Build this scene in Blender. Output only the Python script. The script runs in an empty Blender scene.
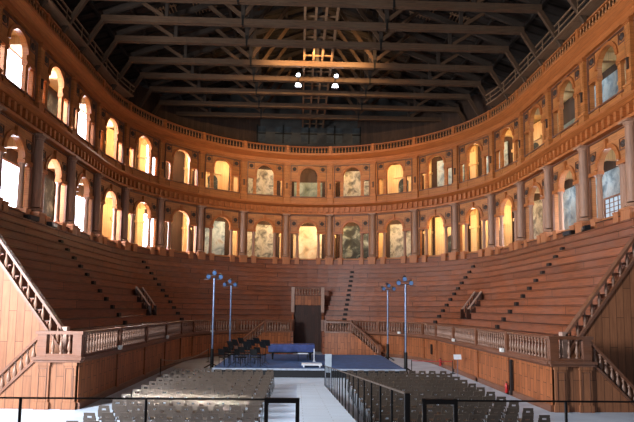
import bpy, bmesh, math, random
from math import sin, cos, pi, radians, sqrt
from mathutils import Vector, Matrix
random.seed(7)
SC = bpy.context.scene
COL = SC.collection
D = 34.88            # centre of the horseshoe along Y
R = 14.0            # radius of the lower arcade
B = 2*R*sin(pi/22)  # one bay
DK = pi/11
CAMX = -0.72

# ------------------------------------------------------------------ path of the horseshoe
def U(k, r):
    a = abs(k); s = 1 if k >= 0 else -1
    if a <= 5.5:
        return (s*r*sin(a*DK), D + r*cos(a*DK))
    return (s*r, D - (a-5.5)*B)
def TH(k):
    return max(-pi/2, min(pi/2, k*DK))
def KX(x, r):
    return math.asin(max(-1, min(1, x/r)))/DK
def KY(y):
    return 5.5 + (D-y)/B
def krange(k0, k1, step=0.25):
    ks = [k0]; n = max(1, int(math.ceil((k1-k0)/step)))
    g = math.floor(k0/step)*step
    while g < k1-1e-6:
        if g > k0+1e-6: ks.append(g)
        g += step
    ks.append(k1)
    return ks

# ------------------------------------------------------------------ mesh builder
class MB:
    def __init__(s): s.v=[]; s.f=[]; s.uv=[]; s.sm=[]
    def add(s, vs, fs, uvs=None, smooth=False):
        o=len(s.v); s.v += [tuple(p) for p in vs]
        for i,f in enumerate(fs):
            s.f.append(tuple(j+o for j in f)); s.uv.append(uvs[i] if uvs else None); s.sm.append(smooth)
        return s
    def hexa(s, p):   # 8 points: bottom 4 ccw, top 4 ccw
        return s.add(p, [(0,3,2,1),(4,5,6,7),(0,1,5,4),(1,2,6,5),(2,3,7,6),(3,0,4,7)])
    def box(s, x0,x1,y0,y1,z0,z1):
        return s.hexa([(x0,y0,z0),(x1,y0,z0),(x1,y1,z0),(x0,y1,z0),(x0,y0,z1),(x1,y0,z1),(x1,y1,z1),(x0,y1,z1)])
    def cbox(s, c, d, rz=0.0):
        hx,hy,hz=d[0]/2,d[1]/2,d[2]/2; ca,sa=cos(rz),sin(rz); P=[]
        for z in (-hz,hz):
            for x,y in ((-hx,-hy),(hx,-hy),(hx,hy),(-hx,hy)):
                P.append((c[0]+x*ca-y*sa, c[1]+x*sa+y*ca, c[2]+z))
        return s.hexa(P)
    def strip(s, u0,u1, zb0,zb1, zt0,zt1, y0,y1):
        return s.hexa([(u0,y0,zb0),(u1,y0,zb1),(u1,y1,zb1),(u0,y1,zb0),(u0,y0,zt0),(u1,y0,zt1),(u1,y1,zt1),(u0,y1,zt0)])
    def beam(s, a, b, w, h, up=(0,0,1)):
        a=Vector(a); b=Vector(b); d=(b-a).normalized(); upv=Vector(up)
        if abs(d.dot(upv))>0.99: upv=Vector((0,1,0))
        x=d.cross(upv).normalized()*w/2; z=x.cross(d).normalized()*h/2
        P=[a-x-z,a+x-z,b+x-z,b-x-z,a-x+z,a+x+z,b+x+z,b-x+z]
        L=(b-a).length
        F=[(0,3,2,1),(4,5,6,7),(0,1,5,4),(1,2,6,5),(2,3,7,6),(3,0,4,7)]
        pu=[(0,0),(0,w),(L,w),(L,0),(0,h),(0,w+h),(L,w+h),(L,h)]
        return s.add(P,F,[[pu[j] for j in f] for f in F])
    def tube(s, a, b, r0, r1=None, n=8, cap=True):
        r1=r0 if r1 is None else r1
        a=Vector(a); b=Vector(b); d=(b-a).normalized()
        t=Vector((0,0,1)) if abs(d.z)<0.9 else Vector((1,0,0))
        x=d.cross(t).normalized(); y=d.cross(x); vs=[]; L=(b-a).length
        for c,r in ((a,r0),(b,r1)):
            for i in range(n):
                q=2*pi*i/n; vs.append(c+x*cos(q)*r+y*sin(q)*r)
        fs=[(i,(i+1)%n,n+(i+1)%n,n+i) for i in range(n)]
        uvs=[[(0,i*.1),(0,i*.1+.1),(L,i*.1+.1),(L,i*.1)] for i in range(n)]
        s.add(vs,fs,uvs,True)
        if cap: s.add(vs,[tuple(range(n-1,-1,-1)),tuple(range(n,2*n))])
        return s
    def path(s, pts, r, n=6):
        for a,b in zip(pts[:-1],pts[1:]): s.tube(a,b,r,n=n)
        return s
    def lathe(s, prof, c=(0,0,0), n=12, smooth=True):
        vs=[]; m=len(prof)
        for (r,z) in prof:
            for i in range(n):
                q=2*pi*i/n; vs.append((c[0]+r*cos(q),c[1]+r*sin(q),c[2]+z))
        fs=[];uvs=[]
        for j in range(m-1):
            for i in range(n):
                fs.append((j*n+i,j*n+(i+1)%n,(j+1)*n+(i+1)%n,(j+1)*n+i))
                uvs.append([(i/n,prof[j][1]),((i+1)/n,prof[j][1]),((i+1)/n,prof[j+1][1]),(i/n,prof[j+1][1])])
        s.add(vs,fs,uvs,smooth)
        s.add([vs[i] for i in range(n)],[tuple(range(n-1,-1,-1))])
        s.add([vs[(m-1)*n+i] for i in range(n)],[tuple(range(n))])
        return s
    def sweep(s, prof, ks, zf=None):
        """closed profile of (r,z) along the horseshoe; zf(k) lifts it"""
        m=len(prof); vs=[]; acc=[0.0]
        for i,k in enumerate(ks):
            for (r,z) in prof:
                x,y=U(k,r); vs.append((x,y,z+(zf(k) if zf else 0)))
            if i:
                a=U(ks[i-1],R); b=U(k,R); rm=sum(p[0] for p in prof)/m
                sc=rm/R if abs(k)<5.5 else 1
                acc.append(acc[-1]+sqrt((a[0]-b[0])**2+(a[1]-b[1])**2)*sc)
        pl=[0.0]
        for j in range(m):
            a=prof[j]; b=prof[(j+1)%m]; pl.append(pl[-1]+sqrt((a[0]-b[0])**2+(a[1]-b[1])**2))
        vertical=[abs(prof[j][1]-prof[(j+1)%m][1])>abs(prof[j][0]-prof[(j+1)%m][0]) for j in range(m)]
        fs=[];uvs=[]
        for i in range(len(ks)-1):
            for j in range(m):
                jj=(j+1)%m
                fs.append((i*m+j,(i+1)*m+j,(i+1)*m+jj,i*m+jj))
                v0,v1=(prof[j][1],prof[jj][1]) if vertical[j] else (pl[j],pl[j+1])
                uvs.append([(acc[i],v0),(acc[i+1],v0),(acc[i+1],v1),(acc[i],v1)])
        s.add(vs,fs,uvs)
        s.add(vs[:m],[tuple(range(m))]); s.add(vs[-m:],[tuple(range(m-1,-1,-1))])
        return s
    def mesh(s, name, mat):
        me=bpy.data.meshes.new(name); me.from_pydata(s.v,[],s.f)
        for p,sm in zip(me.polygons,s.sm): p.use_smooth=sm
        uvl=me.uv_layers.new(name='UVMap')
        for p,uv in zip(me.polygons,s.uv):
            if uv is None:
                n=p.normal; ax=max(range(3),key=lambda i:abs(n[i]))
                for li,vi in zip(p.loop_indices,p.vertices):
                    c=me.vertices[vi].co
                    uvl.data[li].uv=((c.y,c.z),(c.x,c.z),(c.x,c.y))[ax]
            else:
                for li,t in zip(p.loop_indices,uv): uvl.data[li].uv=t
        bm=bmesh.new(); bm.from_mesh(me); bmesh.ops.recalc_face_normals(bm,faces=bm.faces); bm.to_mesh(me); bm.free()
        if mat: me.materials.append(mat)
        return me
    def build(s, name, mat, parent=None, loc=(0,0,0), rz=0.0):
        return put(name, s.mesh(name, mat), parent, loc, rz)

def put(name, me, parent=None, loc=(0,0,0), rz=0.0):
    o=bpy.data.objects.new(name, me); COL.objects.link(o)
    o.location=loc; o.rotation_euler=(0,0,rz)
    if parent: o.parent=parent
    return o
def tag(o, label=None, cat=None, group=None, kind=None):
    if label: o['label']=label
    if cat: o['category']=cat
    if group: o['group']=group
    if kind: o['kind']=kind
    return o
def thing(name, label, cat, loc=(0,0,0), rz=0.0, group=None):
    o=bpy.data.objects.new(name, None); COL.objects.link(o)
    o.empty_display_size=0.2; o.location=loc; o.rotation_euler=(0,0,rz)
    return tag(o,label,cat,group)
def struct(name, mb, mat, label=None):
    o=mb.build(name, mat); o['kind']='structure'
    if label: o['label']=label
    return o
def kids(o): return [c for c in o.children]
def dup(root, loc, rz, label=None, group=None):
    r=root.copy(); COL.objects.link(r); r.location=loc; r.rotation_euler=(0,0,rz)
    if label: r['label']=label
    if group: r['group']=group
    for ch in root.children:
        c=ch.copy(); COL.objects.link(c); c.parent=r
        for g in ch.children:
            e=g.copy(); COL.objects.link(e); e.parent=c
    return r
ORD=['zeroth','first','second','third','fourth','fifth','sixth','seventh','eighth','ninth','tenth','eleventh','twelfth','thirteenth','fourteenth','fifteenth','sixteenth']
def side(k): return 'left' if k<0 else 'right'

# ------------------------------------------------------------------ materials
def lin(h):
    h=h.lstrip('#'); c=[int(h[i:i+2],16)/255 for i in (0,2,4)]
    return tuple((x/12.92 if x<=.04045 else ((x+.055)/1.055)**2.4) for x in c)+(1,)
def nodes(name):
    m=bpy.data.materials.new(name); m.use_nodes=True; nt=m.node_tree; nt.nodes.clear()
    out=nt.nodes.new('ShaderNodeOutputMaterial'); b=nt.nodes.new('ShaderNodeBsdfPrincipled')
    nt.links.new(b.outputs[0],out.inputs[0]); return m,nt,b
def mixc(nt,mode,fac,a,b):
    n=nt.nodes.new('ShaderNodeMix'); n.data_type='RGBA'; n.blend_type=mode
    def setin(sock,v):
        if hasattr(v,'links') or isinstance(v,bpy.types.NodeSocket): nt.links.new(v,sock)
        else: sock.default_value=v
    setin(n.inputs[0],fac); setin(n.inputs[6],a); setin(n.inputs[7],b)
    return n.outputs[2]
def ramp(nt,src,stops):
    n=nt.nodes.new('ShaderNodeValToRGB'); nt.links.new(src,n.inputs[0]); e=n.color_ramp.elements
    while len(e)<len(stops): e.new(.5)
    for el,(p,c) in zip(e,stops): el.position=p; el.color=c
    return n.outputs[0]
def wood(name, base, dark=.55, light=1.25, plank=0.22, length=2.6, vertical=False, rough=.5, joint=.35, stain=.5, grey=None, spec=.4, tone=.25, off=0.0, gap=.008):
    m,nt,b=nodes(name); L=nt.links.new
    tc=nt.nodes.new('ShaderNodeTexCoord'); mp=nt.nodes.new('ShaderNodeMapping')
    L(tc.outputs['UV'],mp.inputs[0]); mp.inputs['Rotation'].default_value=(0,0,pi/2 if vertical else 0); mp.inputs['Location'].default_value=(0,off,0)
    br=nt.nodes.new('ShaderNodeTexBrick'); L(mp.outputs[0],br.inputs[0])
    br.inputs['Scale'].default_value=1; br.inputs['Brick Width'].default_value=length; br.inputs['Row Height'].default_value=plank
    br.inputs['Mortar Size'].default_value=gap; br.inputs['Mortar Smooth'].default_value=.3
    t0,t1=1-tone,1+tone
    br.inputs['Color1'].default_value=(t0,t0,t0,1); br.inputs['Color2'].default_value=(t1,t1,t1,1)
    br.inputs['Mortar'].default_value=(joint,joint,joint,1)
    m2=nt.nodes.new('ShaderNodeMapping'); L(mp.outputs[0],m2.inputs[0]); m2.inputs['Scale'].default_value=(1.1,16,1)
    nz=nt.nodes.new('ShaderNodeTexNoise'); L(m2.outputs[0],nz.inputs[0]); nz.inputs['Scale'].default_value=1.0; nz.inputs['Detail'].default_value=4; nz.inputs['Roughness'].default_value=.65
    c=lin(base); dk=tuple(x*dark for x in c[:3])+(1,); lt=tuple(min(1,x*light) for x in c[:3])+(1,)
    col=ramp(nt,nz.outputs[0],[(.3,dk),(.52,c),(.75,lt)])
    n3=nt.nodes.new('ShaderNodeTexNoise'); L(tc.outputs['UV'],n3.inputs[0]); n3.inputs['Scale'].default_value=.55; n3.inputs['Detail'].default_value=5; n3.inputs['Roughness'].default_value=.7
    g=lin(grey) if grey else tuple(x*.6 for x in c[:3])+(1,)
    f=nt.nodes.new('ShaderNodeMath'); f.operation='MULTIPLY'
    L(ramp(nt,n3.outputs[0],[(.42,(0,0,0,1)),(.68,(1,1,1,1))]),f.inputs[0]); f.inputs[1].default_value=stain
    col=mixc(nt,'MIX',f.outputs[0],col,g)
    col=mixc(nt,'MULTIPLY',1.0,col,br.outputs[0])
    L(col,b.inputs['Base Color']); b.inputs['Roughness'].default_value=rough; b.inputs['Specular IOR Level'].default_value=spec
    bp=nt.nodes.new('ShaderNodeBump'); bp.inputs['Strength'].default_value=.25; bp.inputs['Distance'].default_value=.01
    L(nz.outputs[0],bp.inputs['Height']); L(bp.outputs[0],b.inputs['Normal'])
    return m
def plain(name, base, rough=.5, metal=0.0, var=.15, scale=6.0, spec=.5):
    m,nt,b=nodes(name); L=nt.links.new
    tc=nt.nodes.new('ShaderNodeTexCoord'); nz=nt.nodes.new('ShaderNodeTexNoise'); L(tc.outputs['Object'],nz.inputs[0])
    nz.inputs['Scale'].default_value=scale; nz.inputs['Detail'].default_value=3
    c=lin(base); a=tuple(x*(1-var) for x in c[:3])+(1,); d=tuple(min(1,x*(1+var)) for x in c[:3])+(1,)
    L(ramp(nt,nz.outputs[0],[(.35,a),(.65,d)]),b.inputs['Base Color'])
    b.inputs['Roughness'].default_value=rough; b.inputs['Metallic'].default_value=metal; b.inputs['Specular IOR Level'].default_value=spec
    return m
def fresco(name, cols, scale=.9, stops=None, rough=.8, dist=.6):
    m,nt,b=nodes(name); L=nt.links.new
    tc=nt.nodes.new('ShaderNodeTexCoord'); nz=nt.nodes.new('ShaderNodeTexNoise'); L(tc.outputs['Object'],nz.inputs[0])
    nz.inputs['Scale'].default_value=scale; nz.inputs['Detail'].default_value=6; nz.inputs['Roughness'].default_value=.6; nz.inputs['Distortion'].default_value=dist
    n=len(cols); st=stops or [.32+.36*i/(n-1) for i in range(n)]
    L(ramp(nt,nz.outputs[0],[(p,lin(c)) for p,c in zip(st,cols)]),b.inputs['Base Color']); b.inputs['Roughness'].default_value=rough
    return m
def glow(name, col, strength):
    m,nt,b=nodes(name)
    b.inputs['Base Color'].default_value=(.1,.1,.1,1); b.inputs['Emission Color'].default_value=lin(col); b.inputs['Emission Strength'].default_value=strength
    return m

M={}
M['tier']=wood('tier_boards','#84492c',dark=.5,light=1.35,plank=.405,length=8.0,stain=.55,grey='#79564a',rough=.48,tone=.2,joint=.12,off=-1.75,gap=.024)  # dark row joints also paint the shadow line under each tier nosing
M['arcade']=wood('arcade_wood','#b27343',dark=.6,light=1.2,plank=.3,length=1.6,stain=.3,rough=.55,tone=.12,joint=.55)
M['arcade_up']=wood('upper_arcade_wood','#b4703a',dark=.6,light=1.2,plank=.3,length=1.6,stain=.25,rough=.5,tone=.12,joint=.55)
M['trim']=wood('cornice_wood','#ad6432',dark=.65,light=1.2,plank=.16,length=2.0,stain=.2,rough=.45,tone=.1,joint=.7)
M['column']=wood('column_wood','#a67c62',dark=.6,light=1.15,plank=5,length=9,vertical=True,stain=.4,grey='#95857c',rough=.5)
M['pedestal']=wood('pedestal_wood','#b07048',dark=.7,light=1.2,plank=.25,length=2,vertical=True,stain=.2,rough=.55,tone=.1,joint=.6)
M['podium']=wood('podium_boards','#9a5a34',dark=.5,light=1.25,plank=.27,length=.95,vertical=True,stain=.45,rough=.5,tone=.2,joint=.25,gap=.014)
M['cheek']=wood('cheek_boards','#8f5d3f',dark=.7,light=1.2,plank=.28,length=2.2,vertical=True,stain=.3,rough=.6,tone=.14,joint=.35,gap=.012)
M['rail']=wood('rail_wood','#714630',dark=.7,light=1.2,plank=.3,length=2,stain=.3,grey='#85766e',rough=.4,tone=.08,joint=.8)
M['baluster']=plain('baluster_wood','#876654',rough=.45,var=.12)
M['roundel']=plain('roundel_wood','#3b2a20',rough=.6)
M['corridor']=wood('corridor_wood','#c6a878',dark=.75,light=1.15,plank=.24,length=2.5,vertical=True,stain=.15,rough=.6,tone=.1,joint=.55)
M['truss']=wood('truss_timber','#4e3622',dark=.45,light=1.5,plank=5,length=9,stain=.5,grey='#564636',rough=.8)
M['truss_shaded']=wood('shaded_truss_timber','#30241a',dark=.45,light=1.5,plank=5,length=9,stain=.5,grey='#3a342e',rough=.8)  # darker copy of the truss timber; shade of the dim members put into colour
M['roof']=wood('roof_boards','#2b221b',dark=.5,light=1.4,plank=.3,length=4,stain=.4,rough=.9)
M['lath']=wood('lath_strips','#7a5c42',dark=.6,light=1.3,plank=3,length=3,stain=.3,rough=.8)
M['outer']=wood('outer_wall_boards','#3a281c',dark=.5,light=1.3,plank=.3,length=3,vertical=True,stain=.4,rough=.8)
M['floor']=None
M['gable']=plain('gable_plaster','#33322f',rough=.9,var=.4,scale=.8)
M['door']=wood('portal_door_wood','#3a1c10',dark=.55,light=1.2,plank=.3,length=3,vertical=True,stain=.3,rough=.5)  # dark door wood, deepened further to carry the shade of the portal recess
M['pale']=wood('pale_post_wood','#b09080',dark=.8,light=1.1,plank=3,length=3,stain=.2,grey='#a89c98',rough=.5)
M['dark']=plain('dark_opening_shade','#1c0f0b',rough=.8)  # near-black colour carries the shade of riser openings, stairwells and wall slots
M['black']=plain('black_metal','#0c0c0e',rough=.45,metal=.3)
M['chair']=plain('brown_chair_shell','#4a3f36',rough=.36,var=.1,spec=.6)
M['chairleg']=plain('chair_leg_steel','#3a3a3c',rough=.35,metal=.8)
M['blue']=plain('blue_stage_carpet','#2f4f7c',rough=.7,var=.2,scale=3)
M['bluecloth']=plain('blue_piano_cover','#2c3f78',rough=.6,var=.2)
M['skirt']=plain('stage_skirt','#101216',rough=.8)
M['edge']=plain('stage_edge_metal','#aab4c4',rough=.35,metal=.4)
M['steel']=plain('stand_steel','#7484a0',rough=.3,metal=.6)
M['navy']=plain('spotlight_housing','#1c2634',rough=.4,metal=.3)
M['lens']=plain('spotlight_lens','#5a7aa8',rough=.15)
M['white']=plain('white_painted','#d8dee6',rough=.5,var=.05)
M['whitebox']=plain('white_plastic','#d4d4d0',rough=.5,var=.05)
M['thinrail']=plain('dull_brown_rail','#4a4038',rough=.5)
M['info']=plain('grey_info_panel','#98a4b0',rough=.4,var=.05)
M['red']=plain('red_enamel','#b01c1c',rough=.35)
M['redrope']=plain('red_rope','#b02a30',rough=.7)
M['rope']=plain('pale_rope','#8c8478',rough=.8)
M['strap']=plain('iron_strap','#15130f',rough=.6,metal=.5)
M['blind']=plain('grey_blind_panel','#2f3435',rough=.8,var=.4,scale=1.5)
M['fr_cream']=fresco('cream_plaster',['#8a7a60','#c4b494','#d6cab0'],.9)
M['fr_grey']=fresco('grey_wall_painting',['#34342f','#6c6b62','#9c9a8c','#7c7a70'],1.6)
M['fr_statue']=fresco('dark_wall_painting',['#10120f','#2c332f','#8e958c'],1.2,[.4,.52,.68])
M['fr_blue']=fresco('pale_blue_wall_painting',['#4a5c68','#71848e','#94a4aa','#847e74'],1.3)
M['fr_green']=fresco('greenish_wall_painting',['#39463e','#66736a','#8a9488'],.8)
M['pane']=glow('daylight_pane','#f2eeff',7.0)
M['pane_dim']=glow('cool_daylight_pane','#b4cde0',.55)
M['bulb']=glow('floodlight_glow','#e6f0ff',14.0)
def floor_mat():
    m,nt,b=nodes('grey_arena_floor'); L=nt.links.new
    tc=nt.nodes.new('ShaderNodeTexCoord'); nz=nt.nodes.new('ShaderNodeTexNoise'); L(tc.outputs['Object'],nz.inputs[0]); nz.inputs['Scale'].default_value=.8; nz.inputs['Detail'].default_value=6
    L(ramp(nt,nz.outputs[0],[(.3,lin('#a8b6c6')),(.7,lin('#c8d6e4'))]),b.inputs['Base Color']); b.inputs['Roughness'].default_value=.45
    return m
M['floor']=floor_mat()
M['ramp']=wood('grey_ramp_boards','#c2d0de',dark=.88,light=1.08,plank=.28,length=1.2,stain=.2,grey='#a8b6c4',rough=.5,tone=.05,joint=.55)

# ------------------------------------------------------------------ floor, outer walls, roof
struct('floor',MB().box(-18,18,-6,54,-.12,0),M['floor'])
struct('floor_stage',MB().box(-16,16,-6,4.0,.02,1.9),M['podium'])
struct('wall_left',MB().sweep([(16.4,0),(16.4,21.6),(16.8,21.6),(16.8,0)],krange(-15.6,-5.5)),M['outer'])
struct('wall_back',MB().sweep([(16.4,0),(16.4,21.6),(16.8,21.6),(16.8,0)],krange(-5.5,5.5)),M['outer'])
struct('wall_right',MB().sweep([(16.4,0),(16.4,21.6),(16.8,21.6),(16.8,0)],krange(5.5,15.6)),M['outer'])
ZR,ZE=26.2,20.9
gb=MB(); gb.hexa([(-18.2,50.6,20.7),(18.2,50.6,20.7),(18.2,50.8,20.7),(-18.2,50.8,20.7),(-.1,50.6,26.25),(.1,50.6,26.25),(.1,50.8,26.25),(-.1,50.8,26.25)])
gb.box(-18.2,18.2,50.6,50.8,17.6,20.72)
struct('wall_gable',gb,M['gable'])
for i,x in enumerate([-6.6,-4.4,-2.2,0,2.2,4.4,6.6]):
    t=thing('blind_window','grey blind window panel with a cross bar on the far gable, %s'%(('%s from the middle on the %s'%(ORD[round(abs(x)/2.2)],side(x))) if x else 'the middle one'),'window',(x*1.12,50.58,19.35),0,'blind windows on the far gable')
    MB().box(-.75,.75,-.04,0,0,1.5).build('panel',M['blind'],t)
    MB().box(-.07,.07,-.1,0,-.15,1.65).box(-.8,.8,-.1,0,.75,.88).build('cross_bar',M['strap'],t)
rf=MB()
for s in (-1,1):
    rf.hexa([(0,-6,ZR),(s*17.6,-6,ZE),(s*17.6,54,ZE),(0,54,ZR),(0,-6,ZR+.15),(s*17.6,-6,ZE+.15),(s*17.6,54,ZE+.15),(0,54,ZR+.15)])
    for t in [i/9 for i in range(1,9)]:           # purlins
        x=s*17.6*t; z=ZR-(ZR-ZE)*t
        rf.box(x-.1,x+.1,-6,50.9,z-.25,z-.02)
    for i in range(70):                            # common rafters
        y=-5.5+i*.8
        rf.beam((s*.1,y,ZR-.08),(s*17.4,y,ZE-.02),.1,.12)
struct('ceiling',rf,M['roof'])

# corridor slabs (lower floor, floor between, attic deck)
KE=9.5
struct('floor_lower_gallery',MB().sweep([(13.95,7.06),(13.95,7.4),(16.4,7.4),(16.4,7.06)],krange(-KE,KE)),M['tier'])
struct('floor_upper_gallery',MB().sweep([(14.35,11.95),(14.35,13.0),(16.4,13.0),(16.4,11.95)],krange(-KE,KE)),M['corridor'])
struct('floor_attic',MB().sweep([(14.5,17.1),(14.5,17.66),(16.4,17.66),(16.4,17.1)],krange(-KE,KE)),M['corridor'])

# ------------------------------------------------------------------ roof trusses
TY=[23.5,26.0,28.5,30.9,33.3,36.2,38.7,41.2,44.0,46.5]
ZT=20.2
def make_truss():
    t=thing('roof_truss','','roof truss')
    w=.28
    MB().beam((-12.6,0,ZT+.2),(12.6,0,ZT+.2),.32,.36).build('tie_beam',M['truss'],t)
    for s in (-1,1):
        MB().beam((s*12.5,0,ZT+.5),(0,0,ZR-.75),w*.8,.3).build('principal_rafter',M['truss_shaded'],t)
        MB().beam((s*4.3,0,ZT+.2),(s*4.3,0,24.3),.24,.26,(0,1,0)).build('queen_post',M['truss_shaded'],t)
        for q in (s*6.9,s*1.7):
            MB().beam((s*4.3,0,ZT+.55),(q,0,22.9 if abs(q)>4 else 24.6),.16,.22).build('strut',M['truss'],t)
        MB().beam((s*9.0,0,ZT+.45),(s*10.3,0,21.5),.14,.2).build('strut',M['truss'],t)
        MB().beam((s*8.8,0,ZT+.4),(s*8.8,0,22.0),.2,.2,(0,1,0)).build('side_post',M['truss_shaded'],t)
        MB().beam((s*12.4,0,ZT+.3),(s*13.75,0,18.3),.2,.24).build('wall_brace',M['truss'],t)
        MB().box(s*4.3-.06,s*4.3+.06,-.17,.17,ZT-.03,ZT+.6).build('iron_strap',M['strap'],t)
    MB().beam((.3,0,ZT+.4),(.3,0,ZR-.3),.24,.26,(0,1,0)).build('king_post',M['truss_shaded'],t)
    return t
tr=make_truss()
for i,y in enumerate(TY):
    lab='dark timber roof truss spanning the hall, %s from the far end wall'%ORD[len(TY)-i]
    if i==0: tr.location=(0,y,0); tag(tr,lab,None,'roof trusses')
    else:
        dup(tr,(0,y,0),0,lab,'roof trusses')
# lath panels showing between the trusses on the roof slope
n=0
for s in (-1,1):
    for y in (24.2,26.8,29.4,32.0,34.7):
        for tt in (.42,.56):
            n+=1
            mb=MB()
            for q in range(7):
                x=s*(17.6*tt+q*.22-.7); z=ZR-(ZR-ZE)*abs(x)/17.6-.3
                mb.beam((x,y-.9,z),(x,y+.9,z),.07,.04)
            for yy in (-.6,.6):
                x0=s*(17.6*tt-.8); x1=s*(17.6*tt+.75)
                mb.beam((x0,y+yy,ZR-(ZR-ZE)*abs(x0)/17.6-.24),(x1,y+yy,ZR-(ZR-ZE)*abs(x1)/17.6-.24),.1,.08)
            o=mb.build('lath_panel',M['lath'])
            tag(o,'brown lath panel, %s roof slope, %s row from far end, %s one'%(side(s),ORD[1+[34.7,32.0,29.4,26.8,24.2].index(y)],'upper' if tt<.5 else 'lower'),'lath panel','lath panels under the roof')
# centre catwalk and side catwalks
t=thing('ceiling_catwalk','narrow timber catwalk running along the middle of the roof trusses','catwalk',(.34,0,ZT+.42))
for x in (-.95,-.3,.3,.95): MB().box(x-.07,x+.07,20,50,0,.16).build('rail_plank',M['lath'],t)
for i in range(24): MB().box(-1,1,20.6+i*1.25,20.75+i*1.25,.16,.22).build('cross_board',M['lath'],t)
for s in (-1,1):
    t=thing('side_catwalk','timber service walkway with a thin handrail high along the %s wall'%side(s),'catwalk',(0,0,0))
    kk=krange(4.6,10.5) if s>0 else krange(-10.5,-4.6)
    MB().sweep([(13.3,18.6),(13.3,18.7),(15.2,18.7),(15.2,18.6)],kk).build('walkway_boards',M['lath'],t)
    MB().sweep([(13.26,19.3),(13.26,19.38),(13.34,19.38),(13.34,19.3)],kk).build('handrail',M['lath'],t)
    MB().sweep([(13.27,18.95),(13.27,19.0),(13.33,19.0),(13.33,18.95)],kk).build('mid_rail',M['lath'],t)
    for i in range(12):
        x,y=U(s*(4.75+.5*i),13.3); MB().tube((x,y,18.65),(x,y,19.35),.04,n=5).build('rail_post',M['lath'],t)
        a=U(s*(4.75+.5*i),14.9); MB().beam((a[0],a[1],18.65),(a[0],a[1],17.66),.1,.1,(0,1,0)).build('prop',M['truss'],t)
# floodlights by the catwalk
for s in (-1,1):
    for y,z,w in ((38.3,19.8,.24),(37.0,20.0,.16)):
        t=thing('floodlight','%s blue-white floodlight hanging at the %s of the roof catwalk'%('large' if w>.2 else 'small',side(s)),'floodlight',(.34+s*1.35,y,z),0,'floodlights under the roof')
        MB().box(-w,w,-.02,.22,-w*.7,w*.7).build('housing',M['navy'],t)
        MB().hexa([(-w*.9,-.05,-w*.5),(w*.9,-.05,-w*.5),(w*.9,-.02,-w*.5),(-w*.9,-.02,-w*.5),(-w*.6,-.05,w*.5),(w*.6,-.05,w*.5),(w*.6,-.02,w*.5),(-w*.6,-.02,w*.5)]).build('glowing_lens',M['bulb'],t)
        MB().tube((0,.1,w*.7),(0,.1,ZT+.6-z),.03,n=5).build('bracket',M['black'],t)

# ------------------------------------------------------------------ seating tiers
NT=14; R0,R1=9.25,13.5; Z0,Z1=1.75,7.42
DR=(R1-R0)/NT; DZ=(Z1-Z0)/NT
YC=20.1; KC=KY(YC)
def rt(i): return R0+DR*i
def zt(i): return Z0+DZ*(i+1)
def tier_z(r): return Z0+(r-R0)*DZ/DR
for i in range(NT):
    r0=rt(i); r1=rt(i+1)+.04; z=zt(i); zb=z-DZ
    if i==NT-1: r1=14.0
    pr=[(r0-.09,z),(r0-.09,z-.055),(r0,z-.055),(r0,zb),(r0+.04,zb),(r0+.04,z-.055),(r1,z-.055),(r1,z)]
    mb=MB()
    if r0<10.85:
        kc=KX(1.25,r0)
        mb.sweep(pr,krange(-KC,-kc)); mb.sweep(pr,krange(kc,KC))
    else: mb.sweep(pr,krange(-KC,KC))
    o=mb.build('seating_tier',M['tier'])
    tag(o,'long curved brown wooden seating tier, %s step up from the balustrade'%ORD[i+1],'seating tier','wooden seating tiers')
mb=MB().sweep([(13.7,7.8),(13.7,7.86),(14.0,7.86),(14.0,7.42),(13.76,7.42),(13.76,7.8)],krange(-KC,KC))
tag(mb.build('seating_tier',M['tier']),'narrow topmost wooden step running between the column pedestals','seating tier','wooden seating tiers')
# near-black blocks painting the shade of riser openings along the aisles
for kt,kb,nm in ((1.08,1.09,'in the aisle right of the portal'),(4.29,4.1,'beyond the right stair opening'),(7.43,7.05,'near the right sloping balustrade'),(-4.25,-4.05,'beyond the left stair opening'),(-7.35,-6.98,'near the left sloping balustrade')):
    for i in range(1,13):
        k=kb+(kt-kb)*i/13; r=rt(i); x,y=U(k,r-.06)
        o=MB().box(-.15,.15,-.08,.09,0,.2).build('riser_shade_block',M['dark'],None,(x,y,zt(i-1)),-TH(k))
        tag(o,'dark block, shaded riser opening %s, %s from the bottom'%(nm,ORD[i]),'step','dark riser opening blocks')
# cheek end walls closing the tiers
for s in (-1,1):
    mb=MB(); n=12
    mb.strip(s*8.35,s*9.25,0,0,1.73,1.78,YC-.1,YC+.05)
    mb.strip(s*9.25,s*14.0,0,0,1.78,1.78+4.75*DZ/DR,YC-.1,YC+.05)
    mb.box(min(s*14,s*16.4),max(s*14,s*16.4),YC-1.4,YC-1.3,0,18)
    struct('wall_cheek_'+side(s),mb,M['cheek'],'vertical boarding closing the %s end of the seating tiers'%side(s))

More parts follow.
